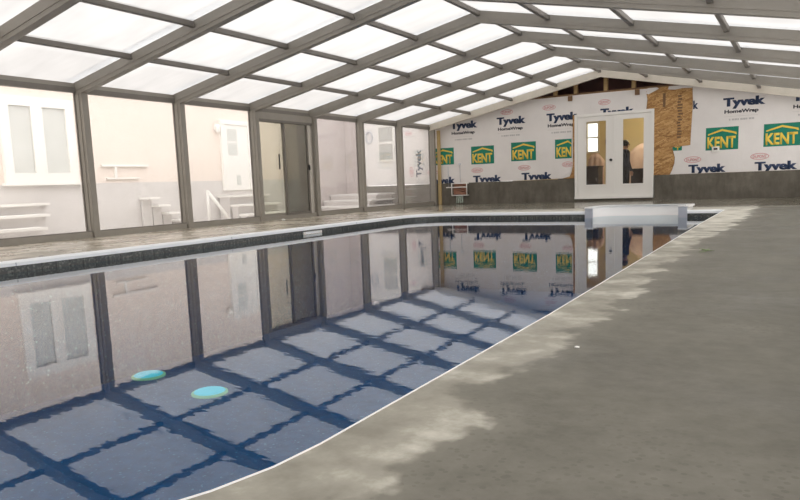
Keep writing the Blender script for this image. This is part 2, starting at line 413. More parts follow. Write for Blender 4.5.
# exposed studs and plate in the gable above the wrap
mb = MB(); mb.box((-2.6, D+.02, 2.68), (10.2, D+.16, 2.72), WOODD); struct(mb.build('trim_3'))
mb = MB()  # unseen roof slab, added to keep sky light out of the gable gap
for sd in (-1, 1): mb.prism([(XR, ZR+.105), (XR+sd*5.2, ZR+.105-SL*5.2), (XR+sd*5.2, ZR+.165-SL*5.2), (XR, ZR+.165)], 'y', YK(KMAX)+.10, D+5, WOODD)
struct(mb.build('gable_sky_cover'))
for i, (x, lab) in enumerate(((3.55, 'brown timber stud low in the dark gable gap, window side'), (4.08, 'brown timber stud in the dark gable gap left of the peak'), (4.83, 'tall brown timber stud under the peak of the dark gable gap'), (5.5, 'brown timber stud in the dark gable gap right of the peak'))):
    mb = MB(); mb.box((x-.045, D+.03, 2.72), (x+.045, D+.13, 3.35-SL*abs(x-XR)), noisy('gable_stud_wood', (.36, .23, .10), (.45, .30, .14), 8, .8) if i == 0 else bpy.data.materials['gable_stud_wood'])
    tag(mb.build('gable_stud'), lab, 'stud', 'studs in the gable gap', 'thing')
for x, lab in ((3.955, 'small brown wood block on the wrap above left of the French doors'), (5.60, 'small brown wood block on the wrap above right of the French doors')):
    mb = MB(); mb.box((x-.055, D-.03, 2.54), (x+.055, D+.0025, 2.665), WOODD, .004); tag(mb.build('joist_block'), lab, 'wood block', 'blocks over the doors', 'thing')

# ================================================================== ENCLOSURE
def rafter(mb, y, side, m):
    """side -1: window-side slope, +1: deck-side slope; deep bar with a narrower lower flange"""
    def X(d): return XR - side*-1*d if False else XR + side*d
    xe = XR
    for (b0, b1, iy, mm) in ((-.042, .078, 0, m), (-.096, -.042, .007, m)):
        pts = [(X(0), ZR+b0), (X(xe), ZR-SL*xe+b0), (X(xe), ZR-SL*xe+b1), (X(0), ZR+b1)]
        mb.prism(pts, 'y', y+iy, y+PY-iy, mm)
def post(mb, y, side, m):
    s = lambda a: a if side < 0 else XE-a
    zt = lambda a: zl(a) - .096
    for a0, a1, iy in ((0, .112, 0), (.112, PX, .010)):
        mb.prism([(s(a0), 0), (s(a1), 0), (s(a1), zt(a1)), (s(a0), zt(a0))], 'y', y+iy, y+PY-iy, m)
def make_arch(k, m):
    r = empty('aluminium_arch', (0, YK(k), 0)); y = YK(k)
    for sd in (-1, 1):
        mb = MB(); post(mb, y, sd, m); mb.build('post', r)
        mb = MB(); rafter(mb, y, sd, m); mb.build('rafter', r)
    mb = MB(); mb.prism([(XR-.16, ZR-.033-.1-.006), (XR, ZR-.096-.004), (XR+.16, ZR-.033-.1-.006), (XR+.16, ZR+.0), (XR, ZR+.03), (XR-.16, ZR)], 'y', y-.004, y-.0005, m); mb.build('ridge_plate', r)
    return r
proto = make_arch(KMAX-1, ALU)
for k in range(KMIN, KMAX):
    o = proto if k == KMAX-1 else copy_tree(proto, (0, YK(k), 0))
    tag(o, f'grey brown aluminium arch of the enclosure, {NTH[KMAX-k+1]} counted from the house wall', 'frame', 'arches of the enclosure', 'thing')
tag(make_arch(KMAX, ALU_P), 'cream coloured end arch of the enclosure against the house wall', 'frame', 'arches of the enclosure', 'thing')
for sd in (-1,):  # the end post is grey like the others
    for ch in [c for c in bpy.data.objects if c.parent and c.parent.name.startswith('aluminium_arch') and c.name.startswith('post')]:
        if ch.data.materials[0] == ALU_P: ch.data.materials[0] = ALU

BAY = lambda k: 'bay against the house wall' if k == KMAX-1 else f'{NTH[KMAX-k]} bay from the house wall'
KVIS = 0
def node(j): return NODES[j] if j <= 4 else XE-NODES[8-j]
ROWN = ['row at the eave', 'second row up', 'third row up', 'row beside the ridge']
# purlins (square tubes between the arches) and roof panels
def make_purlin(j):
    x = node(j); mb = MB(); y0, y1 = YK(6)+PY, YK(7)
    ref = x; z = zl(x)
    mb.box((x-.03, y0, z), (x+.03, y1, z+.069), ALU_D, .006)  # darker metal tone carries the tube's shade
    mb.box((x-.036, y0, z-.004), (x+.036, y0+.03, z+.03), ALU_D); mb.box((x-.036, y1-.03, z-.004), (x+.036, y1, z+.03), ALU_D)
    for v in mb.bm.verts: v.co.y -= YK(6)
    return mb.build('purlin')
def make_panel(j):
    xa, xb = node(j), node(j+1); mb = MB(); ylo, yhi = PY*.5+.004, MOD+PY*.5-.004
    e = .004
    pa, pb = (xa+e, zl(xa+e)+.0785), (xb-e, zl(xb-e)+.0785)
    mb.prism([pa, pb, (pb[0], pb[1]+.016), (pa[0], pa[1]+.016)], 'y', ylo, yhi, ROOFP)
    # grey line and bluish band along the panel's far edge
    o = mb.build('roof_panel')
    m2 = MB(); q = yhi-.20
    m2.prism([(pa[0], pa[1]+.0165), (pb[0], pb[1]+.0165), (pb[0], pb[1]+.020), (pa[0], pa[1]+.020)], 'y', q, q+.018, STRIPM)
    m2.prism([(pa[0], pa[1]+.0165), (pb[0], pb[1]+.0165), (pb[0], pb[1]+.0185), (pa[0], pa[1]+.0185)], 'y', q+.018, yhi-.06, BANDM)
    m2.build('edge_band', o)
    return o
STRIPM = see_through('grey_edge_line', (.80, .80, .81), .1, (.5, .5, .5))
BANDM = see_through('bluish_edge_band', (.94, .955, .97), .08, (.8, .82, .84))
for j in range(1, 8):
    pr = make_purlin(j)
    for k in range(KVIS, KMAX):
        o = pr if k == KMAX-1 else copy_tree(pr)
        o.location = (0, YK(k), 0)
        nm = 'ridge purlin tube' if j == 4 else ('dark purlin tube, ' + NTH[j if j < 4 else 8-j] + ' up from the ' + ('window side' if j < 4 else 'deck side') + ' eave')
        tag(o, f'{nm}, {BAY(k)}' if j != 4 else f'dark {nm}, {BAY(k)}', 'purlin', 'purlins of the roof', 'thing')
for j in range(8):
    pn = make_panel(j)
    for k in range(KVIS, KMAX):
        o = pn if k == KMAX-1 else copy_tree(pn)
        o.location = (0, YK(k), 0)
        tag(o, f'translucent roof panel, {ROWN[j if j < 4 else 7-j]}, {"window side" if j < 4 else "deck side"} slope, {BAY(k)}', 'roof panel', 'roof panels', 'thing')
# roof over the bays behind the camera
ceil = MB()
for k in range(KMIN, KVIS):
    for sd in (-1, 1):
        pts = [(XR, ZR+.0785), (XR+sd*XR, ZR-SL*XR+.0785), (XR+sd*XR, ZR-SL*XR+.0945), (XR, ZR+.0945)]
        ceil.prism(pts, 'y', YK(k)+PY*.5+.004, YK(k+1)+PY*.5-.004, ROOFP)
c_ = ceil.build('ceiling'); struct(c_)
pu = MB()
for k in range(KMIN, KVIS):
    for j in range(1, 8): x = node(j); pu.box((x-.03, YK(k)+PY, zl(x)), (x+.03, YK(k+1), zl(x)+.069), ALU_D)
pu.build('purlin_grid', c_)

# ---- glazed side bays
def window_bay(idx, k, side):
    s = (lambda a: a) if side < 0 else (lambda a: XE-a)
    bx = lambda mb, a0, a1, y0, y1, z0, z1, m: mb.box((min(s(a0), s(a1)), y0, z0), (max(s(a0), s(a1)), y1, z1), m)
    y0, y1 = YK(k)+PY, YK(k+1); mb = MB()
    bx(mb, .03, .135, y0, y1, 0, .088, ALU); bx(mb, .045, .12, y0, y1, .088, .10, ALU_D)
    bx(mb, -.005, .06, y0, y1, zl(0)-.055, zl(0)+.02, ALU_D); bx(mb, -.004, .05, y0, y1, zl(0)+.02, zl(0)+.079, ALU)
    f = mb.build(f'window_{idx}'); struct(f)
    mb = MB(); bx(mb, .014, .022, y0, y1, .10, zl(0)-.055, WINP); mb.build('pane', f)
    mb = MB()
    for yy in (y0, y1-.012): bx(mb, .006, .034, yy, yy+.012, .10, zl(0)-.055, ALU_D)
    mb.build('gasket', f)
idx = 1
for k in range(KMIN, KMAX):
    if k == 3: continue
    window_bay(idx, k, -1); idx += 1
for k in range(KMIN, KMAX): window_bay(idx, k, 1); idx += 1
# sliding door in the bay between the third and fourth arch
dr = empty('door_2', (.05, YK(3)+PY, 0)); struct(dr)
y0, y1 = YK(3)+PY, YK(4); zt = zl(0)-.055
mb = MB(); mb.box((-.005, y0, zt), (.06, y1, zt+.075), ALU_D); mb.box((.0, y0, zt+.075), (.05, y1, zt+.134), ALU)
mb.box((.0, y0, zt-.13), (.115, y1, zt), ALU); mb.box((.0, y0, 0), (.125, y1, .075), ALU); mb.box((.0, y0, .075), (.10, y0+.035, zt-.13), ALU); mb.box((.0, y1-.035, .075), (.10, y1, zt-.13), ALU)
mb.box((.095, y0, zt-.18), (.118, y1, zt-.13), ALU_D)
mb.build('frame', dr)
def slider(x0, ya, yb, glass, m):
    p = empty('sliding_panel', (0, 0, 0)); p.parent = dr; p.location = Vector((x0, ya, .075))-dr.location
    za, zb = .075, zt-.13; mb = MB(); w = .05
    mb.box((x0, ya, za), (x0+.03, ya+w, zb), m); mb.box((x0, yb-w, za), (x0+.03, yb, zb), m)
    mb.box((x0, ya+w, za), (x0+.03, yb-w, za+w), m); mb.box((x0, ya+w, zb-w), (x0+.03, yb-w, zb), m); mb.build('stile_frame', p)
    mb = MB(); mb.box((x0+.011, ya+w, za+w), (x0+.019, yb-w, zb-w), glass); mb.build('pane', p); return p
mid = y0 + .80
slider(.012, y0+.036, mid+.06, DOORP, ALU)
p2 = slider(.055, mid-.02, y1-.13, DOORP2, ALU_D)
mb = MB(); mb.box((.085, y1-.165, .98), (.125, y1-.14, 1.09), BLK, .004); mb.build('handle', p2)
mb = MB(); mb.box((.048, mid-.16, 1.0), (.075, mid-.14, 1.30), BLK, .003); mb.build('pull', p2)
# near end wall behind the camera
mb = MB(); yk = YK(KMIN)
mb.prism([(.17, 0), (XE-.17, 0), (XE-.17, zl(0)), (XR, ZR-.1), (.17, zl(0))], 'y', yk+.05, yk+.06, ROOFP)
nw = mb.build('wall_near'); struct(nw)
mb = MB()
for x in (2.2, 4.2, 6.2, 8.0): mb.box((x, yk+.02, 0), (x+.08, yk+.049, zl(x)-.1), ALU)
mb.build('mullion', nw)

# ================================================================== HOUSE WALL COVERINGS
WY = D + .008                          # back of the wrap sheets
def sheet(name, polys, y0, y1, m):
    mb = MB()
    for p in polys: mb.prism(p, 'y', y0, y1, m)
    return mb.build(name)
wl_ = sheet('house_wrap', [[(-1.12, .60), (.2, .585), (2.0, .588), (3.35, .60), (3.75, .604), (3.93, .65), (3.985, .78), (4.015, .95), (4.01, 1.7), (4.015, 2.19), (5.81, 2.19), (5.83, 2.42), (5.80, 2.60), (5.86, 2.665), (4.6, 2.676), (2.9, 2.672), (.0, 2.67), (-1.12, 2.67)]], D+.003, D+.011, WRAP)
tag(wl_, 'printed white house wrap sheet left of the French doors', 'house wrap', 'house wrap sheets')
wr_ = sheet('house_wrap', [[(6.84, 2.665), (6.855, 2.2), (6.83, 1.7), (6.815, 1.28), (6.64, 1.265), (6.41, 1.25), (6.44, 1.14), (6.475, 1.01), (6.465, .86), (6.42, .72), (6.37, .604), (7.4, .606), (8.6, .602), (9.9, .604), (9.9, 2.665)]], D+.003, D+.011, WRAP)
tag(wr_, 'printed white house wrap sheet right of the bare strand board', 'house wrap', 'house wrap sheets')
ob = sheet('strand_board', [[(6.0, .604), (6.36, .604), (6.41, .72), (6.455, .86), (6.465, 1.01), (6.43, 1.14), (6.40, 1.245), (6.805, 1.275), (6.82, 1.7), (6.845, 2.2), (6.83, 2.56), (6.34, 2.62), (6.32, 2.66), (6.12, 2.66), (6.10, 2.55), (5.84, 2.545), (5.835, 2.19), (6.0, 2.19)]], D-.008, D+.0025, OSB)
tag(ob, 'bare brown strand board patch between French doors and right wrap', 'board')
mb = MB()
for i in range(15):
    z = 1.45 + i*.068; w = .07+.05*random.random(); x = 6.51+.03*random.random()
    mb.box((x, D-.0092, z), (x+w, D-.0082, z+.045), noisy('board_stamp_ink', (.14, .075, .03), (.2, .11, .05), 30) if i == 0 else bpy.data.materials['board_stamp_ink'])
mb.build('ink_stamp', ob)
mb = MB(); mb.box((6.19, D-.0092, 2.2), (6.25, D-.0082, 2.52), bpy.data.materials['board_stamp_ink']); mb.build('ink_stamp', ob)
mb = MB(); mb.prism([(5.80, 2.55), (5.86, 2.53), (6.02, 2.60), (6.1, 2.64), (6.05, 2.672), (5.84, 2.672)], 'y', D-.02, D-.012, WRAP)
mb.prism([(6.30, 2.60), (6.46, 2.58), (6.62, 2.60), (6.84, 2.585), (6.84, 2.672), (6.32, 2.672)], 'y', D-.02, D-.012, WRAP); o = mb.build('wrap_flap', wl_)
mb = MB(); mb.prism([(3.55, .612), (3.70, .60), (3.84, .70), (3.97, .74), (3.985, .90), (3.85, .82), (3.7, .68)], 'y', D-.018, D-.002, WRAP); mb.build('torn_corner', wl_)
mb = MB(); mb.box((4.018, D-.004, .60), (4.071, D+.0025, 2.185), OSB); tag(mb.build('strand_board'), 'thin strand board strip along the left edge of the French doors', 'board')
PYF_ = D + .002                        # printing plane, just proud of the film
def tyvek(par, x, z, clip=None, small=True, w=.81, n='wordmark'):
    mb = MB(); mb.text('Tyvek', x, z, w-.016, .188, PYF_, NAVY, off=.035, clip=clip); mb.text('Tyvek', x+.016, z, w-.016, .188, PYF_-.0003, NAVY, off=.035, clip=clip); mb.build(n, par)
    if small:
        mb = MB(); mb.text('HomeWrap', x+.03, z-.158, .70, .076, PYF_, INK, off=.042); mb.build('subtitle', par)
        mb = MB()
        for i in range(9): mb.box((x+.13+i*.058, PYF_-.001, z-.325), (x+.13+i*.058+.03+.02*(i % 3 > 0), PYF_, z-.285), GREYPR)
        mb.box((x+.02, PYF_-.001, z-.235), (x+.72, PYF_, z-.231), GREYPR); mb.build('fine_print', par)
def oval(par, cx, cz, w=.36, h=.14):
    mb = MB(); n = 32; vs = []
    for k in range(n):
        a = 2*math.pi*k/n
        for q in (1, .80): vs.append((cx+w/2*(1-(1-q)*.45)*math.cos(a), PYF_-.0005, cz+h/2*q*math.sin(a)))
    for k in range(n):
        a = 2*math.pi*k/n
        for q in (1, .80): vs.append((cx+w/2*(1-(1-q)*.45)*math.cos(a), PYF_-.0017, cz+h/2*q*math.sin(a)))
    f = []
    for k in range(n):
        a, b = 2*k, 2*((k+1) % n); f += [(a, b, b+1, a+1), (2*n+a, 2*n+a+1, 2*n+b+1, 2*n+b), (a, 2*n+a, 2*n+b, b), (a+1, b+1, 2*n+b+1, 2*n+a+1)]
    mb.faces(vs, f, PINKP); mb.text('DUPONT', cx-w*.37, cz-h*.22, w*.74, h*.46, PYF_, PINKP, off=.04); mb.build('oval_mark', par)
def kent(par, x0, z0, x1, z1, cut=None):
    mb = MB(); w, h = x1-x0, z1-z0
    a = x0 if cut is None else cut[0]; b = x1 if cut is None else cut[1]
    mb.box((a, PYF_-.0012, z0), (b, PYF_+.0005, z1), GREEN)
    y = PYF_-.0012
    if cut is None:
        mb.text('KENT', x0+.05*w, z0+.10*h, .87*w, .50*h, y, YELL, off=.035)
    elif cut[2]:
        mb.text(cut[2], cut[3], z0+.10*h, cut[4], .50*h, y, YELL, off=.035)
    def U(px, pz): return (min(max(x0+px*w, a), b), z0+pz*h)
    th = .055
    mb.prism([U(.07, .66), U(.07, .72), U(.50, .92), U(.50, .92-th*1.6)], 'y', y-.0012, y, YELL)
    mb.prism([U(.50, .92), U(.93, .76), U(.95, .66), U(.90, .66), U(.88, .70), U(.50, .92-th*1.6)], 'y', y-.0012, y, YELL)
    o = mb.build('logo_print', par); o['label'] = 'green rectangle with yellow lettering under a roof line'
tyvek(wl_, .57, 2.085); tyvek(wl_, 1.95, 2.10); tyvek(wl_, 3.33, 2.09); tyvek(wl_, 4.71, 2.10, small=False)
for cx, cz in ((.86, 2.42), (2.24, 2.41), (3.40, 2.43), (4.81, 2.44), (-.03, .91), (1.35, .915), (2.71, .925), (3.88, .96)): oval(wl_, cx, cz, .35 if cx < 3.8 else .3)
tyvek(wl_, -.14, .585, .588, False); tyvek(wl_, 1.22, .585, .590, False, .84); tyvek(wl_, 2.63, .605, .602, False, .83)
kent(wl_, -.03, 1.11, .65, 1.575); kent(wl_, 1.18, 1.08, 1.855, 1.565); kent(wl_, 2.347, 1.11, 3.035, 1.60); kent(wl_, 3.55, 1.115, 4.23, 1.605, (3.55, 3.985, 'KEN', 3.585, .39))
kent(wr_, 7.148, 1.125, 7.835, 1.64); kent(wr_, 8.346, 1.14, 9.07, 1.64); kent(wr_, 5.95, 1.16, 6.63, 1.64, (6.415, 6.63, '', 0, 0)) if False else None
mb = MB(); mb.prism([(6.435, 1.16), (6.63, 1.16), (6.63, 1.262), (6.415, 1.248)], 'y', PYF_-.0012, PYF_+.0005, GREEN); mb.text('T', 6.475, 1.175, .12, .075, PYF_-.0012, YELL, off=.03); o = mb.build('logo_print', wr_); o['label'] = 'covered corner of a green and yellow logo'
tyvek(wr_, 7.50, 2.10, w=.86); tyvek(wr_, 8.875, 2.10, w=.86); tyvek(wr_, 6.78, .628, .607, False, .81); tyvek(wr_, 8.18, .628, .604, False, .85); 
mb = MB(); mb.text('k', 6.862, 2.105, .11, .188, PYF_, NAVY, off=.035); mb.build('wordmark', wr_)
for cx, cz in ((6.87, .93), (8.28, .935)): oval(wr_, cx, cz, .38, .15)
# upright wrap print on the house wall outside the enclosure
mb = MB(); mb.text('Tyvek', -.40, .80, .78, .17, PYF_, NAVY, rot=math.pi/2, off=.035); o = mb.build('wordmark', wl_)
mb = MB(); mb.text('HomeWrap', -.31, .86, .62, .05, PYF_, GREYPR, rot=math.pi/2, off=.02); mb.build('subtitle', wl_)
oval(wl_, -.78, 2.05, .25, .12); oval(wl_, -.72, .95, .14, .3)

# ---- French doors
dz, dt = .085, 2.185; x0, x1 = 4.072, 5.999
fd = empty('door_1', ((x0+x1)/2, D-.03, 0)); struct(fd)
mb = MB(); ty = D-.05
mb.box((x0, ty, dz), (x0+.07, D+.14, dt), WHITE, .006); mb.box((x1-.07, ty, dz), (x1, D+.14, dt), WHITE, .006); mb.box((x0+.07, ty, dt-.075), (x1-.07, D+.14, dt), WHITE, .006)
mb.box((x0-.0, ty-.03, dz-.02), (x1, D+.14, dz+.03), WHITE, .004); mb.build('frame', fd)
xm = (x0+x1)/2+.015
def leaf(xa, xb, ga, gb, hand=None):
    L = empty('door_leaf', (0, 0, 0)); L.parent = fd; L.location = Vector((xa, D, dz))-fd.location
    za, zb = dz+.032, dt-.078; g0, g1 = .41, 2.0; ya, yb = D-.03, D+.015
    mb = MB(); mb.box((xa, ya, za), (ga, yb, zb), WHITE); mb.box((gb, ya, za), (xb, yb, zb), WHITE); mb.box((ga, ya, za), (gb, yb, g0), WHITE); mb.box((ga, ya, g1), (gb, yb, zb), WHITE); mb.build('panel', L)
    mb = MB(); b = .03
    for (p, q) in (((ga-b, g0-b), (ga+.012, g1+b)), ((gb-.012, g0-b), (gb+b, g1+b))): mb.box((p[0], ya-.012, p[1]), (q[0], ya, q[1]), WHITE, .004)
    for (p, q) in (((ga+.012, g0-b), (gb-.012, g0+.012)), ((ga+.012, g1-.012), (gb-.012, g1+b))): mb.box((p[0], ya-.012, p[1]), (q[0], ya, q[1]), WHITE, .004)
    mb.build('glazing_bead', L)
    mb = MB(); mb.box((ga, D-.012, g0), (gb, D-.006, g1), GLASS); mb.build('glass', L)
    if hand:
        mb = MB(); c = (hand, ya, 1.02)
        mb.tube([(hand, ya, 1.02), (hand, ya-.018, 1.02)], .03, BLK, 14); mb.tube([(hand, ya-.018, 1.02), (hand, ya-.05, 1.02)], .012, BLK, 10); mb.tube([(hand, ya-.045, 1.02), (hand, ya-.06, 1.02), (hand, ya-.085, 1.02)], [.02, .034, .022], BLK, 14)
        mb.build('knob', L)
    return L
leaf(x0+.072, xm-.004, 4.359, 4.87, 4.99); leaf(xm+.004, x1-.072, 5.263, 5.774)
mb = MB(); mb.box((xm-.03, D-.05, dz+.033), (xm+.03, D-.031, dt-.079), WHITE, .004); mb.build('astragal', fd)

# ---- room behind the French doors
CREAM = noisy('cream_wall', (.76, .64, .38), (.80, .68, .42), 2, .8)
mb = MB(); ry = 22.0; rz0, rz1 = .06, 2.67
mb.box((2.4, D+.2, rz0-.05), (7.6, ry, rz0), WOODD); mb.build('floor_room') and None
bpy.data.objects['floor_room'].name = 'floor_2'; struct(bpy.data.objects['floor_2'])
mb = MB(); mb.box((2.4, D+.17, rz1), (7.6, ry+.1, rz1+.05), WHITE); o = mb.build('ceiling_2'); struct(o)
wx0, wx1, wz0, wz1 = 3.28, 3.60, 1.40, 2.25
mb = MB(); mb.box((2.4, ry, rz0), (wx0, ry+.1, rz1), CREAM); mb.box((wx1, ry, rz0), (7.6, ry+.1, rz1), CREAM); mb.box((wx0, ry, rz0), (wx1, ry+.1, wz0), CREAM); mb.box((wx0, ry, wz1), (wx1, ry+.1, rz1), CREAM)
struct(mb.build('wall_room'))
mb = MB(); mb.box((2.3, D+.2, rz0), (2.4, ry+.1, rz1), CREAM); struct(mb.build('wall_room_left')); mb = MB(); mb.box((7.6, D+.2, rz0), (7.7, ry+.1, rz1), CREAM); struct(mb.build('wall_room_right'))
mb = MB()
for a, b in (((wx0-.05, wz0-.05), (wx0, wz1+.05)), ((wx1, wz0-.05), (wx1+.05, wz1+.05)), ((wx0, wz0-.05), (wx1, wz0)), ((wx0, wz1), (wx1, wz1+.05)), ((wx0, 1.80), (wx1, 1.84))): mb.box((a[0], ry-.03, a[1]), (b[0], ry, b[1]), WHITE)
w_ = mb.build(f'window_{idx}'); struct(w_); idx += 1
mb = MB(); mb.box((wx0, ry+.03, wz0), (wx1, ry+.035, wz1), GLASS); mb.build('pane', w_)
lp = bpy.data.lights.new('room_fill_light', 'POINT'); lp.energy = 62; lp.color = (1, .86, .62); lp.shadow_soft_size = .12  # unseen lamp, added to brighten the room behind the glass
lo = bpy.data.objects.new('fill_lamp_light', lp); COL.objects.link(lo)
cl = MB(); cl.lathe((5.6, 20.2, 2.42), [(.05, 0), (.14, .04), (.17, .1), (.12, .2), (.05, .245)], emit('fill_lamp_globe', (1, .9, .7), 2)); cl = cl.build('fill_lamp'); tag(cl, 'unseen globe lamp added to light the room behind the French doors', 'lamp')
lo.parent = cl; lo.location = (5.6, 20.2, 2.30)
# furnishing seen through the glass
PINKC = noisy('pale_pink_cloth', (.72, .53, .46), (.80, .62, .55), 5, .9)
def cloth(name, xa, xb, y, z0, prof, amp, m):
    """hanging or draped cloth with vertical folds and real thickness"""
    nx, nz = 26, 10; F, Bk = [], []
    for j in range(nz+1):
        for i in range(nx+1):
            t, q = i/nx, j/nz; zt_ = prof(t); x = xa+(xb-xa)*t; z = z0+(zt_-z0)*q
            yy = y + amp*math.sin(t*19+1.3*math.sin(q*2))*(1-.5*q) + .10*q*q
            F.append((x, yy, z)); Bk.append((x, yy+.05, z))
    vs = F+Bk; o = len(F); fs = []
    for j in range(nz):
        for i in range(nx):
            a = j*(nx+1)+i; fs += [(a, a+1, a+nx+2, a+nx+1), (o+a, o+a+nx+1, o+a+nx+2, o+a+1)]
    for i in range(nx): a = i; b = nz*(nx+1)+i; fs += [(a, o+a, o+a+1, a+1), (b, b+1, o+b+1, o+b)]
    for j in range(nz): a = j*(nx+1); b = a+nx; fs += [(a, a+nx+1, o+a+nx+1, o+a), (b, o+b, o+b+nx+1, b+nx+1)]
    mb = MB(); mb.faces(vs, fs, m, True); return mb.build(name)
tag(cloth('dust_sheet', 4.72, 5.75, 20.9, .062, lambda t: 1.22+.30*math.sin(math.pi*min(1, t*1.15)),    .012, PINKC), 'pale pink dust sheet over furniture behind the right door pane', 'sheet')
tag(cloth('pink_coat', 3.66, 4.12, 20.6, .062, lambda t: 1.02+.28*math.sin(math.pi*(.15+.8*t)), .014, PINKC), 'pink cloth hanging behind the left door pane', 'cloth')
DK = noisy('dark_stained_wood', (.035, .025, .02), (.06, .042, .03), 8, .6)
def cabinet(x0, x1, y0, y1, h, lab):
    r = empty('low_cabinet', ((x0+x1)/2, y0, rz0)); mb = MB(); mb.box((x0, y0, rz0), (x1, y1, rz0+h-.03), DK); mb.build('body', r)
    mb = MB(); mb.box((x0-.02, y0-.02, rz0+h-.03), (x1+.02, y1+.02, rz0+h), DK, .006); mb.build('top', r)
    n = 3; w = (x1-x0)/n
    for i in range(n):
        mb = MB(); mb.box((x0+i*w+.02, y0-.015, rz0+.08), (x0+(i+1)*w-.02, y0, rz0+h-.06), DK, .004); d = mb.build('door', r)
        mb = MB(); mb.box((x0+(i+1)*w-.06, y0-.03, rz0+h*.5), (x0+(i+1)*w-.045, y0-.015, rz0+h*.5+.1), ALU); mb.build('handle', d)
    tag(r, lab, 'cabinet')
cabinet(3.0, 4.15, 19.9, 20.4, .86, 'dark wood cabinet behind the left door pane')
cabinet(5.0, 6.1, 20.1, 20.55, .74, 'dark wood cabinet behind the right door pane')
mb = MB(); mb.box((3.85, ry-.05, 1.60), (3.95, ry, 1.74), BLK, .006); mb.box((3.87, ry-.06, 1.62), (3.93, ry-.05, 1.70), GREYP); tag(mb.build('wall_phone'), 'small black wall phone seen through the left door pane', 'phone')
# person standing inside, seen through the right pane
def skin_body(name, verts, edges, radii, m, parent, loc):
    me = bpy.data.meshes.new(name); me.from_pydata(verts, edges, []); o = bpy.data.objects.new(name, me); COL.objects.link(o)
    sk = o.modifiers.new('skin', 'SKIN'); sk.use_smooth_shade = True
    for d, r in zip(me.skin_vertices[0].data, radii): d.radius = (r if isinstance(r, tuple) else (r, r)); d.use_root = False
    me.skin_vertices[0].data[0].use_root = True
    sb = o.modifiers.new('sub', 'SUBSURF'); sb.levels = 2; sb.render_levels = 2
    bpy.context.view_layer.update(); dg = bpy.context.evaluated_depsgraph_get(); nm = bpy.data.meshes.new_from_object(o.evaluated_get(dg))
    bpy.data.objects.remove(o); nm.materials.clear(); nm.materials.append(m)
    q = bpy.data.objects.new(name, nm); COL.objects.link(q)
    if parent: q.parent = parent
    q.location = loc; return q
SKIN = mat('skin', (.52, .30, .21), .6); HAIR = mat('dark_hair', (.02, .013, .01), .5); SHIRT = noisy('dark_navy_jumper', (.018, .02, .035), (.03, .032, .05), 10, .9); TROU = mat('black_trousers', (.012, .012, .014), .8)
V = []; E = []; R = []
def vv(p, r, par=None):
    V.append(p); R.append(r)
    if par is not None: E.append((par, len(V)-1))
    return len(V)-1
pel = vv((0, 0, .80), (.135, .10)); ab = vv((0, 0, .95), (.12, .09), pel); ch = vv((0, 0, 1.12), (.15, .10), ab); sh = vv((0, 0, 1.235), (.10, .075), ch); nk = vv((0, .0, 1.305), .048, sh)
hd0 = vv((0, -.012, 1.36), (.062, .068), nk); hd1 = vv((0, -.012, 1.42), (.074, .088), hd0); hd2 = vv((0, 0, 1.485), (.064, .075), hd1)
for s in (-1, 1):
    a = vv((s*.165, 0, 1.205), .052, sh); b = vv((s*.20, .01, .97), .042, a); c = vv((s*.19, -.06, .76), .034, b); d = vv((s*.185, -.075, .70), .028, c)
    p = vv((s*.18, -.085, .665), (.02, .034), d); 
    for i, (ox, ln) in enumerate(((-.026, .058), (-.009, .066), (.009, .062), (.026, .048))):
        f1 = vv((s*.18, -.085+ox, .632), .009, p); f2 = vv((s*.178, -.09+ox, .632-ln*.55), .0085, f1); vv((s*.172, -.098+ox, .632-ln), .0075, f2)
    t1 = vv((s*.176, -.125, .66), .010, p); vv((s*.172, -.140, .63), .008, t1)
    l = vv((s*.085, 0, .74), .085, pel); kn = vv((s*.095, -.01, .42), .058, l); an = vv((s*.10, .015, .08), .040, kn); vv((s*.115, -.13, .035), (.042, .03), an)
pers = empty('person', (5.07, 19.05, rz0)); pers.rotation_euler = (0, 0, math.radians(125)); pers.scale = (1.05, 1.05, .96); PROOT = (0, 0, 0)
body = skin_body('body', V, E, R, SKIN, pers, PROOT)
body.data.materials.append(SHIRT); body.data.materials.append(TROU)
for f in body.data.polygons:
    c = f.center
    if c.z < .82 and abs(c.x) < .155: f.material_index = 2
    elif .70 < c.z < 1.29: f.material_index = 1
me_h = MB()
for q in range(1):
    prof = []
    vs = []; fs = []; nr, ns = 9, 18
    for i in range(nr+1):
        th = math.pi*.62*i/nr
        for k in range(ns):
            a = 2*math.pi*k/ns; r = math.sin(th); front = max(0, -math.sin(a)); zz = math.cos(th)
            drop = 1.0 if front < .35 else .55
            vs.append((.092*r*math.cos(a), .012+.108*r*math.sin(a)*(1 if front == 0 else .93), 1.445+.105*(zz if zz > 0 else zz*drop*1.6)))
    for i in range(nr):
        for k in range(ns): fs.append((i*ns+k, i*ns+(k+1) % ns, (i+1)*ns+(k+1) % ns, (i+1)*ns+k))
    me_h.faces([Vector(v)+pers.location for v in vs], fs, HAIR, True)
me_h.build('hair', pers)
mf = MB()
for s in (-1, 1): mf.lathe(Vector((s*.03, -.097, 1.425))+pers.location, [(.003, -.008), (.009, -.004), (.010, 0), (.009, .004), (.003, .008)], BLK, 10)
mf.build('eyes', pers)
mf = MB(); mf.faces([Vector(v)+pers.location for v in ((-.014, -.092, 1.385), (.014, -.092, 1.385), (0, -.125, 1.388), (0, -.097, 1.43))], [(0, 1, 2), (1, 3, 2), (3, 0, 2), (0, 3, 1)], SKIN); mf.build('nose', pers)
mf = MB(); mf.box(Vector((-.022, -.092, 1.358))+pers.location, Vector((.022, -.082, 1.367))+pers.location, mat('lips', (.42, .16, .13)), .003); mf.build('mouth', pers)
tag(pers, 'person with dark hair and dark clothes standing behind the right door pane', 'person')

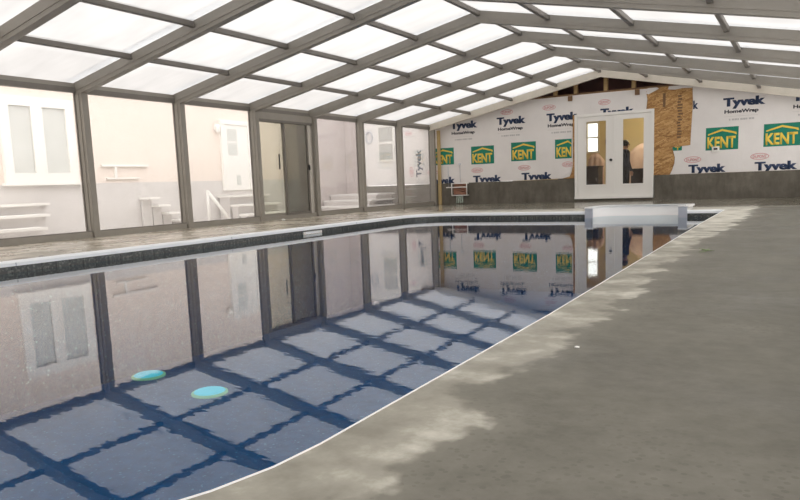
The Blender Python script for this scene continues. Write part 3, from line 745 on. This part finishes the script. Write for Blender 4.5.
# ================================================================== THINGS ROUND THE POOL
# moulded white entry steps let into the far end
su = empty('pool_steps', (6.6, 12.9, -.5))
CURV = [(AX0, PYF-.02), (AX0, 12.72), (5.855, 12.86), (5.90, 13.01), (5.98, 13.14), (6.08, 13.23), (6.20, 13.28), (6.34, 13.30)]
wp = CURV + [(AX1, 13.30), (AX1, PYF-.02)]
def xl_(y):
    for a, b in zip(CURV, CURV[1:]):
        if a[1] <= y <= b[1]: return a[0]+(b[0]-a[0])*(y-a[1])/max(1e-6, b[1]-a[1])+.006
    return AX0+.006
def off_open(p, d): 
    out = []
    for i in range(len(p)):
        a = Vector(p[i])-Vector(p[i-1]) if i else Vector(p[1])-Vector(p[0]); b = Vector(p[i+1])-Vector(p[i]) if i < len(p)-1 else a
        a.normalize(); b.normalize(); na, nb = Vector((-a.y, a.x)), Vector((-b.y, b.x)); nn = (na+nb).normalized(); k = d/max(.4, nn.dot(na)); out.append((p[i][0]+nn.x*k, p[i][1]+nn.y*k))
    return out
op = off_open(wp, .05); op2 = off_open(wp, .075)
mb = MB(); n = len(wp); RT = .078
vs = [(p[0], p[1], -.75) for p in wp]+[(p[0], p[1], RT-.012) for p in wp]+[(p[0], p[1], RT-.012) for p in op]+[(p[0], p[1], -.75) for p in op]; fs = []
for i in range(n-1):
    for a, b in ((0, n), (n, 2*n), (2*n, 3*n), (3*n, 0)): fs.append((a+i, a+i+1, b+i+1, b+i))
for F in mb.faces(vs, fs, ACRYL):
    F.smooth = True
for e in mb.bm.edges:
    if e.is_manifold and e.calc_face_angle(0) > .75: e.smooth = False
mb.build('shell_wall', su)
mb = MB(); lip = off_open(wp, -.012)
vs = [(p[0], p[1], RT-.012) for p in lip]+[(p[0], p[1], RT) for p in lip]+[(p[0], p[1], RT) for p in op2]+[(p[0], p[1], RT-.03) for p in op2]+[(p[0], p[1], RT-.03) for p in op]; fs = []
for i in range(n-1):
    for k in range(5): a, b = k*n, ((k+1) % 5)*n; fs.append((a+i, a+i+1, b+i+1, b+i))
mb.faces(vs, fs, ACRYL); mb.build('rim', su)
for i, (yb, z) in enumerate(((13.28, -.30), (12.98, -.52), (12.75, -.74))):
    mb = MB(); ya = (12.98, 12.75, PYF+.02)[i]
    mb.prism([(xl_(ya), ya), (AX1-.006, ya), (AX1-.006, yb)] + [(xl_(yb-(yb-ya)*q/6), yb-(yb-ya)*q/6) for q in range(6)], 'z', -.76, z, ACRYL); mb.build('tread', su)
for xa, xb, zt_ in ((5.775, 5.915, .062), (7.355, 7.495, .070)):
    mb = MB(); mb.box((xa, PYF-.065, -.55), (xb, PYF-.022, zt_), GREYP, .008); mb.box((xa-.006, PYF-.075, zt_-.012), (xb+.006, PYF+.03, zt_+.012), ACRYL, .006); st = mb.build('end_flange', su)
tag(su, 'white moulded entry steps with raised rim at the far pool end', 'pool steps')
# skimmer on the window-side wall
sk = empty('skimmer', (PXL, 8.91, -.095)); mb = MB(); ya, yb = 8.675, 9.15
for (a, b, c, d) in ((ya, yb, -.082, -.076), (ya, yb, -.1185, -.110), (ya, ya+.05, -.110, -.082), (yb-.05, yb, -.110, -.082)): mb.box((PXL-.004, a, c), (PXL+.022, b, d), WHITE, .002)
mb.build('faceplate', sk); mb = MB(); mb.box((PXL+.002, ya+.05, -.110), (PXL+.012, yb-.05, -.082), VINYL); mb.build('weir_flap', sk)
tag(sk, 'white skimmer faceplate in the tiled border below the sliding door', 'skimmer')
# round fittings shining pale cyan on the basin floor
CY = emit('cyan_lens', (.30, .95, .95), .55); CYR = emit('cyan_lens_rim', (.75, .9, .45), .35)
for x, y, lab in ((3.83, 5.12, 'round cyan underwater light under the reflected roof panels'), (2.64, 5.33, 'second cyan underwater light, nearer the window side wall')):
    r = empty('underwater_light', (x, y, -1.5)); mb = MB(); mb.lathe((x, y, -1.5), [(.19, .0), (.19, .018), (.165, .024)], CYR, 28); mb.build('rim', r)
    mb = MB(); mb.lathe((x, y, -1.476), [(.165, 0), (.15, .012), (.06, .02)], CY, 28); mb.build('lens', r)
    tag(r, lab, 'pool light', 'lights on the pool floor', 'thing')
# pine stud beside the last post
mb = MB(); mb.box((.172, D-.085, .0), (.262, D-.035, zl(.2)-.12), WOODY, .003); tag(mb.build('pine_stud'), 'yellow pine stud upright between the end arch and house wall', 'stud', kind='thing')
# wall rack with hose
hr = empty('hose_rack', (.9, D-.03, .2)); yf = D-.03; T = .014
xa, xb, za, zb = .63, 1.09, .245, .575
mb = MB()
for pts in ([(xa, yf-.12, za), (xb, yf-.12, za)], [(xa, yf-.12, zb), (xb, yf-.12, zb)], [(xa, yf-.12, za), (xa, yf-.12, zb)], [(xb, yf-.12, za), (xb, yf-.12, zb)], [(xa-.17, yf-.12, .47), (xb, yf-.12, .47)],
            [(xa, yf-.12, zb), (xa, yf, zb)], [(xb, yf-.12, zb), (xb, yf, zb)], [(xa, yf-.12, za), (xa, yf, za)], [(xb, yf-.12, za), (xb, yf, za)]): mb.tube(pts, T, WHITE, 8)
mb.build('frame', hr)
BR = noisy('reddish_brown_rubber', (.25, .11, .07), (.33, .16, .10), 12, .6); GH = noisy('pale_green_hose', (.42, .50, .43), (.55, .60, .52), 20, .5)
mb = MB()
for i in range(5):
    z = .285+i*.042; pts = [((xa+xb)/2+.19*math.cos(a), yf-.06+.038*math.sin(a), z+.012*math.sin(2*a+i)) for a in [2*math.pi*k/20 for k in range(21)]]; mb.tube(pts, .019, BR, 8)
for i in range(2):
    z = .50+i*.04; pts = [((xa+xb)/2+.17*math.cos(a), yf-.06+.035*math.sin(a), z) for a in [2*math.pi*k/20 for k in range(21)]]; mb.tube(pts, .016, BR, 8)
mb.build('coil', hr)
mb = MB()
for i in range(6):
    x = .76+i*.037; mb.tube([(x+.01*math.sin(i), yf-.06, .262), (x-.01, yf-.07, .18), (x+.015*math.sin(i*2), yf-.075, .09), (x-.02+.02*math.sin(i*3), yf-.085, .012+.012)], .012, GH, 8)
mb.build('hose_tail', hr)
tag(hr, 'white wall rack holding reddish coil and pale hanging hose tails', 'hose rack')
mb = MB(); mb.tube([(.47, yf+.028-.02, .50), (.47, yf+.01, 1.06)], .009, GREYP, 8); mb.tube([(.47, yf+.0, .49), (.47, yf-.03, .47)], .009, GREYP, 8); tag(mb.build('conduit'), 'thin grey conduit rising on the wrap above the left of hose rack', 'conduit')
mb = MB(); mb.tube([(.83, D-.004, .60), (.83, D-.004, 1.08)], .006, GREYP, 8); tag(mb.build('cable'), 'thin cable running down the wrap into the hose rack', 'cable')
mb = MB(); mb.box((.775, D-.02, 1.08), (.895, D-.001, 1.14), WHITE, .004); mb.box((.79, D-.023, 1.095), (.88, D-.02, 1.125), GREYP); tag(mb.build('junction_box'), 'small pale junction box on the wrap above the hose rack', 'box')
ob_ = empty('wall_outlet', (7.367, D, 1.15)); mb = MB(); mb.box((7.285, D-.025, 1.085), (7.445, D-.001, 1.205), WHITE, .006); mb.build('plate', ob_); mb = MB(); mb.box((7.325, D-.029, 1.13), (7.405, D-.0245, 1.175), BLK, .003); mb.build('socket', ob_)
tag(ob_, 'small white outlet with black socket below a green logo', 'outlet')
# litter on the deck
def leaf_bits(x, y):
    mb = MB(); g = noisy('green_leaf', (.13, .19, .07), (.18, .24, .10), 20, .7)
    for i in range(8):
        a = random.random()*6.28; L = .05+.06*random.random(); cx, cy = x+.09*(random.random()-.5), y+.11*(random.random()-.5); z = .004
        d = Vector((math.cos(a), math.sin(a), .25*random.random())); pz = Vector((-d.y, d.x, 0))*.010; p = Vector((cx, cy, z))
        q = [p, p+d*L*.5+pz, p+d*L, p+d*L*.5-pz]; mb.faces([*q, *[v+Vector((0, 0, .002)) for v in q]], [(3, 2, 1, 0), (4, 5, 6, 7), (0, 1, 5, 4), (1, 2, 6, 5), (2, 3, 7, 6), (3, 0, 4, 7)], g)
    tag(mb.build('weed_sprig'), 'small green weed sprig lying on the concrete deck', 'weed')
leaf_bits(8.54, 5.9)
def chip(x, y, s, lab):
    mb = MB(); bm = bmesh.new(); bmesh.ops.create_icosphere(bm, subdivisions=2, radius=s)
    for v in bm.verts: v.co = Vector((v.co.x*(1+.4*random.random()), v.co.y*(.7+.3*random.random()), v.co.z*.55))
    tm = bpy.data.meshes.new('q'); bm.to_mesh(tm); bm.free(); mb.bm.from_mesh(tm); mb.mi(WHITE)
    for v in mb.bm.verts: v.co += Vector((x, y, s*.53))
    tag(mb.build('plaster_chip'), lab, 'debris')
chip(8.50, 2.44, .008, 'tiny white chip on the concrete deck beside the pool edge'); chip(.52, 10.5, .035, 'white lump on the walkway at the foot of the sliding door')

# ================================================================== OUTSIDE
SNOWY = noisy('pale_ground', (.62, .60, .58), (.72, .70, .68), 1.5, .9)
mb = MB(); mb.box((-9, -10, -.35), (-.05, 27, -.12), SNOWY); struct(mb.build('ground'))
HX = -3.0
STUC = noisy('pink_stucco', (.735, .64, .565), (.80, .70, .625), 7, .9, .15); STUC_SHADE = noisy('shaded_pink_stucco', (.47, .41, .40), (.53, .47, .455), 5, .9)  # second tone: far stretch of the pink wall with its shade mixed in
FOUN = noisy('pale_parging', (.56, .53, .51), (.63, .60, .58), 4, .9)
mb = MB(); mb.box((HX-.3, -4, .86), (HX, 15.55, 3.3), STUC); mb.box((HX-.3, 15.55, -.12), (HX, D+.2, 3.3), STUC_SHADE); mb.box((HX-.3, -4, -.12), (HX-.0, 15.55, .86), FOUN)
struct(mb.build('wall_exterior'))
mb = MB(); mb.box((HX, D+.0, -.12), (-2.32, D+.2, 3.2), STUC_SHADE); mb.box((-2.32, D+.002, .60), (-1.12, D+.011, 2.67), noisy('white_siding', (.78, .76, .74), (.82, .80, .78), 5)); struct(mb.build('wall_exterior_far'))
SASH = noisy('grey_window_glass', (.55, .56, .53), (.62, .63, .60), 3, .3)
def ext_window(y0, y1, z0, z1, lites, lab=None):
    global idx
    mb = MB(); f = .17; x = HX
    mb.box((x, y0-f, z0-f), (x+.06, y0, z1+f), WHITE); mb.box((x, y1, z0-f), (x+.06, y1+f, z1+f), WHITE); mb.box((x, y0, z0-f), (x+.06, y1, z0), WHITE); mb.box((x, y0, z1), (x+.06, y1, z1+f), WHITE)
    mb.box((x, y0-f-.05, z0-f-.05), (x+.11, y1+f+.05, z0-f), WHITE)
    for a in lites[1:]: mb.box((x, a-.11, z0), (x+.06, a+.11, z1), WHITE)
    o = mb.build(f'window_{idx}'); struct(o); idx += 1
    ed = [y0]+[a for a in lites[1:]]+[y1]
    for i in range(len(ed)-1):
        mb = MB(); mb.box((x+.004, ed[i]+(.115 if i else 0), z0), (x+.02, ed[i+1]-(.115 if i < len(ed)-2 else 0), z1), SASH); mb.build('pane', o)
ext_window(7.40, 8.50, 1.06, 2.25, (7.40, 7.92))
# white outside door with a two-light sash
od = empty('door_3', (HX, 13.1, .62)); struct(od); x = HX
mb = MB(); mb.box((x, 12.56, .62), (x+.07, 12.68, 2.30), WHITE); mb.box((x, 13.48, .62), (x+.07, 13.60, 2.30), WHITE); mb.box((x, 12.68, 2.20), (x+.07, 13.48, 2.30), WHITE); mb.build('frame', od)
mb = MB(); mb.box((x, 12.68, .62), (x+.045, 13.48, 2.20), WHITE); lf_ = mb.build('leaf', od)
for z0, z1 in ((1.46, 1.76), (1.80, 2.10)):
    mb = MB(); mb.box((x+.045, 12.78, z0), (x+.05, 13.10, z1), SASH); mb.build('sash', lf_)
mb = MB(); mb.box((x+.045, 13.02, .74), (x+.052, 13.16, .98), SASH); mb.build('pet_flap', lf_)
pl_ = empty('porch_light', (HX, 12.44, 2.1)); mb = MB(); mb.box((HX, 12.40, 2.04), (HX+.03, 12.48, 2.20), WHITE, .004); mb.build('bracket', pl_); mb = MB(); mb.lathe((HX+.08, 12.44, 1.98), [(.03, 0), (.055, .05), (.055, .16), (.03, .2)], WHITE, 14); mb.build('shade', pl_); tag(pl_, 'white porch light on the pink wall beside the outside door', 'light')
def stairs(name, treads, lab, m, group=None, solid=True):
    ys = [t[0] for t in treads]; r = empty(name, (HX+.5, min(ys), -.12))
    for (ya, yb, xa, xb, z) in treads:
        mb = MB(); mb.box((xa, ya, z-.045), (xb, yb, z), m, .004)
        if solid: mb.box((xa+.03, ya+.03, -.12), (xb-.09, yb-.03, z-.045), FOUN)
        else: mb.box((xa, ya+.04, -.12), (xa+.05, yb-.04, z-.045), FOUN)
        mb.build('tread', r)
    tag(r, lab, 'stairs', group, 'thing'); return r
stairs('porch_steps', [(12.35, 13.75, HX+.005, HX+.45, .50), (12.3, 13.8, HX+.45, HX+.75, .28), (12.25, 13.85, HX+.75, HX+1.05, .06)], 'pale steps below the white outside door', WHITE, 'outdoor stairs')
stairs('garden_stairs', [(10.05+i*.26, 10.36+i*.26, HX+.02, HX+.32, .54-i*.17) for i in range(4)], 'small stair descending along the pink wall, second window bay', WHITE, 'outdoor stairs', False)
stairs('garden_stairs', [(6.2, 7.75, HX+.02, HX+.45, .52), (6.15, 7.5, HX+.45, HX+.8, .33), (6.1, 7.2, HX+.8, HX+1.15, .12)], 'broad pale stair below the paired windows of the pink wall', WHITE, 'outdoor stairs')
hr2 = empty('stair_rail', (HX+.6, 11.7, -.12)); mb = MB(); mb.tube([(HX+.5, 11.55, .62), (HX+.75, 12.0, -.10)], .035, WHITE, 10); mb.build('sloping_bar', hr2); mb = MB(); mb.tube([(HX+.5, 11.55, -.12), (HX+.5, 11.55, .64)], .03, WHITE, 10); mb.build('upright', hr2); tag(hr2, 'white sloping rail beside the pale porch steps', 'railing')
ld = MB(); ld.box((HX, 9.2, 1.18), (HX+.06, 10.35, 1.22), WHITE, .004); ld.box((HX, 9.3, .93), (HX+.05, 10.1, .96), WHITE, .004); ld.box((HX, 9.5, .96), (HX+.05, 9.55, 1.18), WHITE); tag(ld.build('wall_shelf'), 'white two tier ledge on the pink wall, second window bay', 'shelf')
stairs('back_steps', [(16.2, D-.01, HX+.02, -1.3, .06), (16.55, D-.01, HX+.02, -1.3, .22), (16.9, D-.01, HX+.02, -1.3, .38)], 'broad pale steps rising to the white siding beyond the windows', noisy('pale_step', (.75, .73, .71), (.80, .78, .76), 5), 'outdoor stairs')
# louvred window in the white siding
mb = MB(); xa, xb, za, zb = -1.78, -1.31, 1.34, 2.29
for p, q in (((xa-.05, za-.05), (xa, zb+.05)), ((xb, za-.05), (xb+.05, zb+.05)), ((xa, za-.05), (xb, za)), ((xa, zb), (xb, zb+.05)), ((xa, 1.80), (xb, 1.86))): mb.box((p[0], D-.03, p[1]), (q[0], D+.002, q[1]), WHITE)
lw_ = mb.build(f'window_{idx}'); struct(lw_); idx += 1
LG = noisy('grey_louvre', (.46, .46, .43), (.52, .52, .49), 5)
for z0, z1 in ((za, 1.80), (1.86, zb)):
    mb = MB(); nl = 7
    for i in range(nl): zz = z0+(z1-z0)*i/nl; mb.prism([(D-.022, zz), (D-.017, zz), (D+.0, zz+(z1-z0)/nl), (D-.005, zz+(z1-z0)/nl)], 'x', xa, xb, LG)
    mb.build('louvre', lw_)
mb = MB(); 
cy, cz = -2.12, 2.02
for k in range(18):
    a, b = 2*math.pi*k/18, 2*math.pi*(k+1)/18
mb.tube([(cy+.11*math.cos(2*math.pi*k/18), D-.02, cz+.17*math.sin(2*math.pi*k/18)) for k in range(19)], .022, GREYP, 8); tag(mb.build('hose_ring'), 'grey oval ring hanging on the white siding left of the louvred window', 'ring')
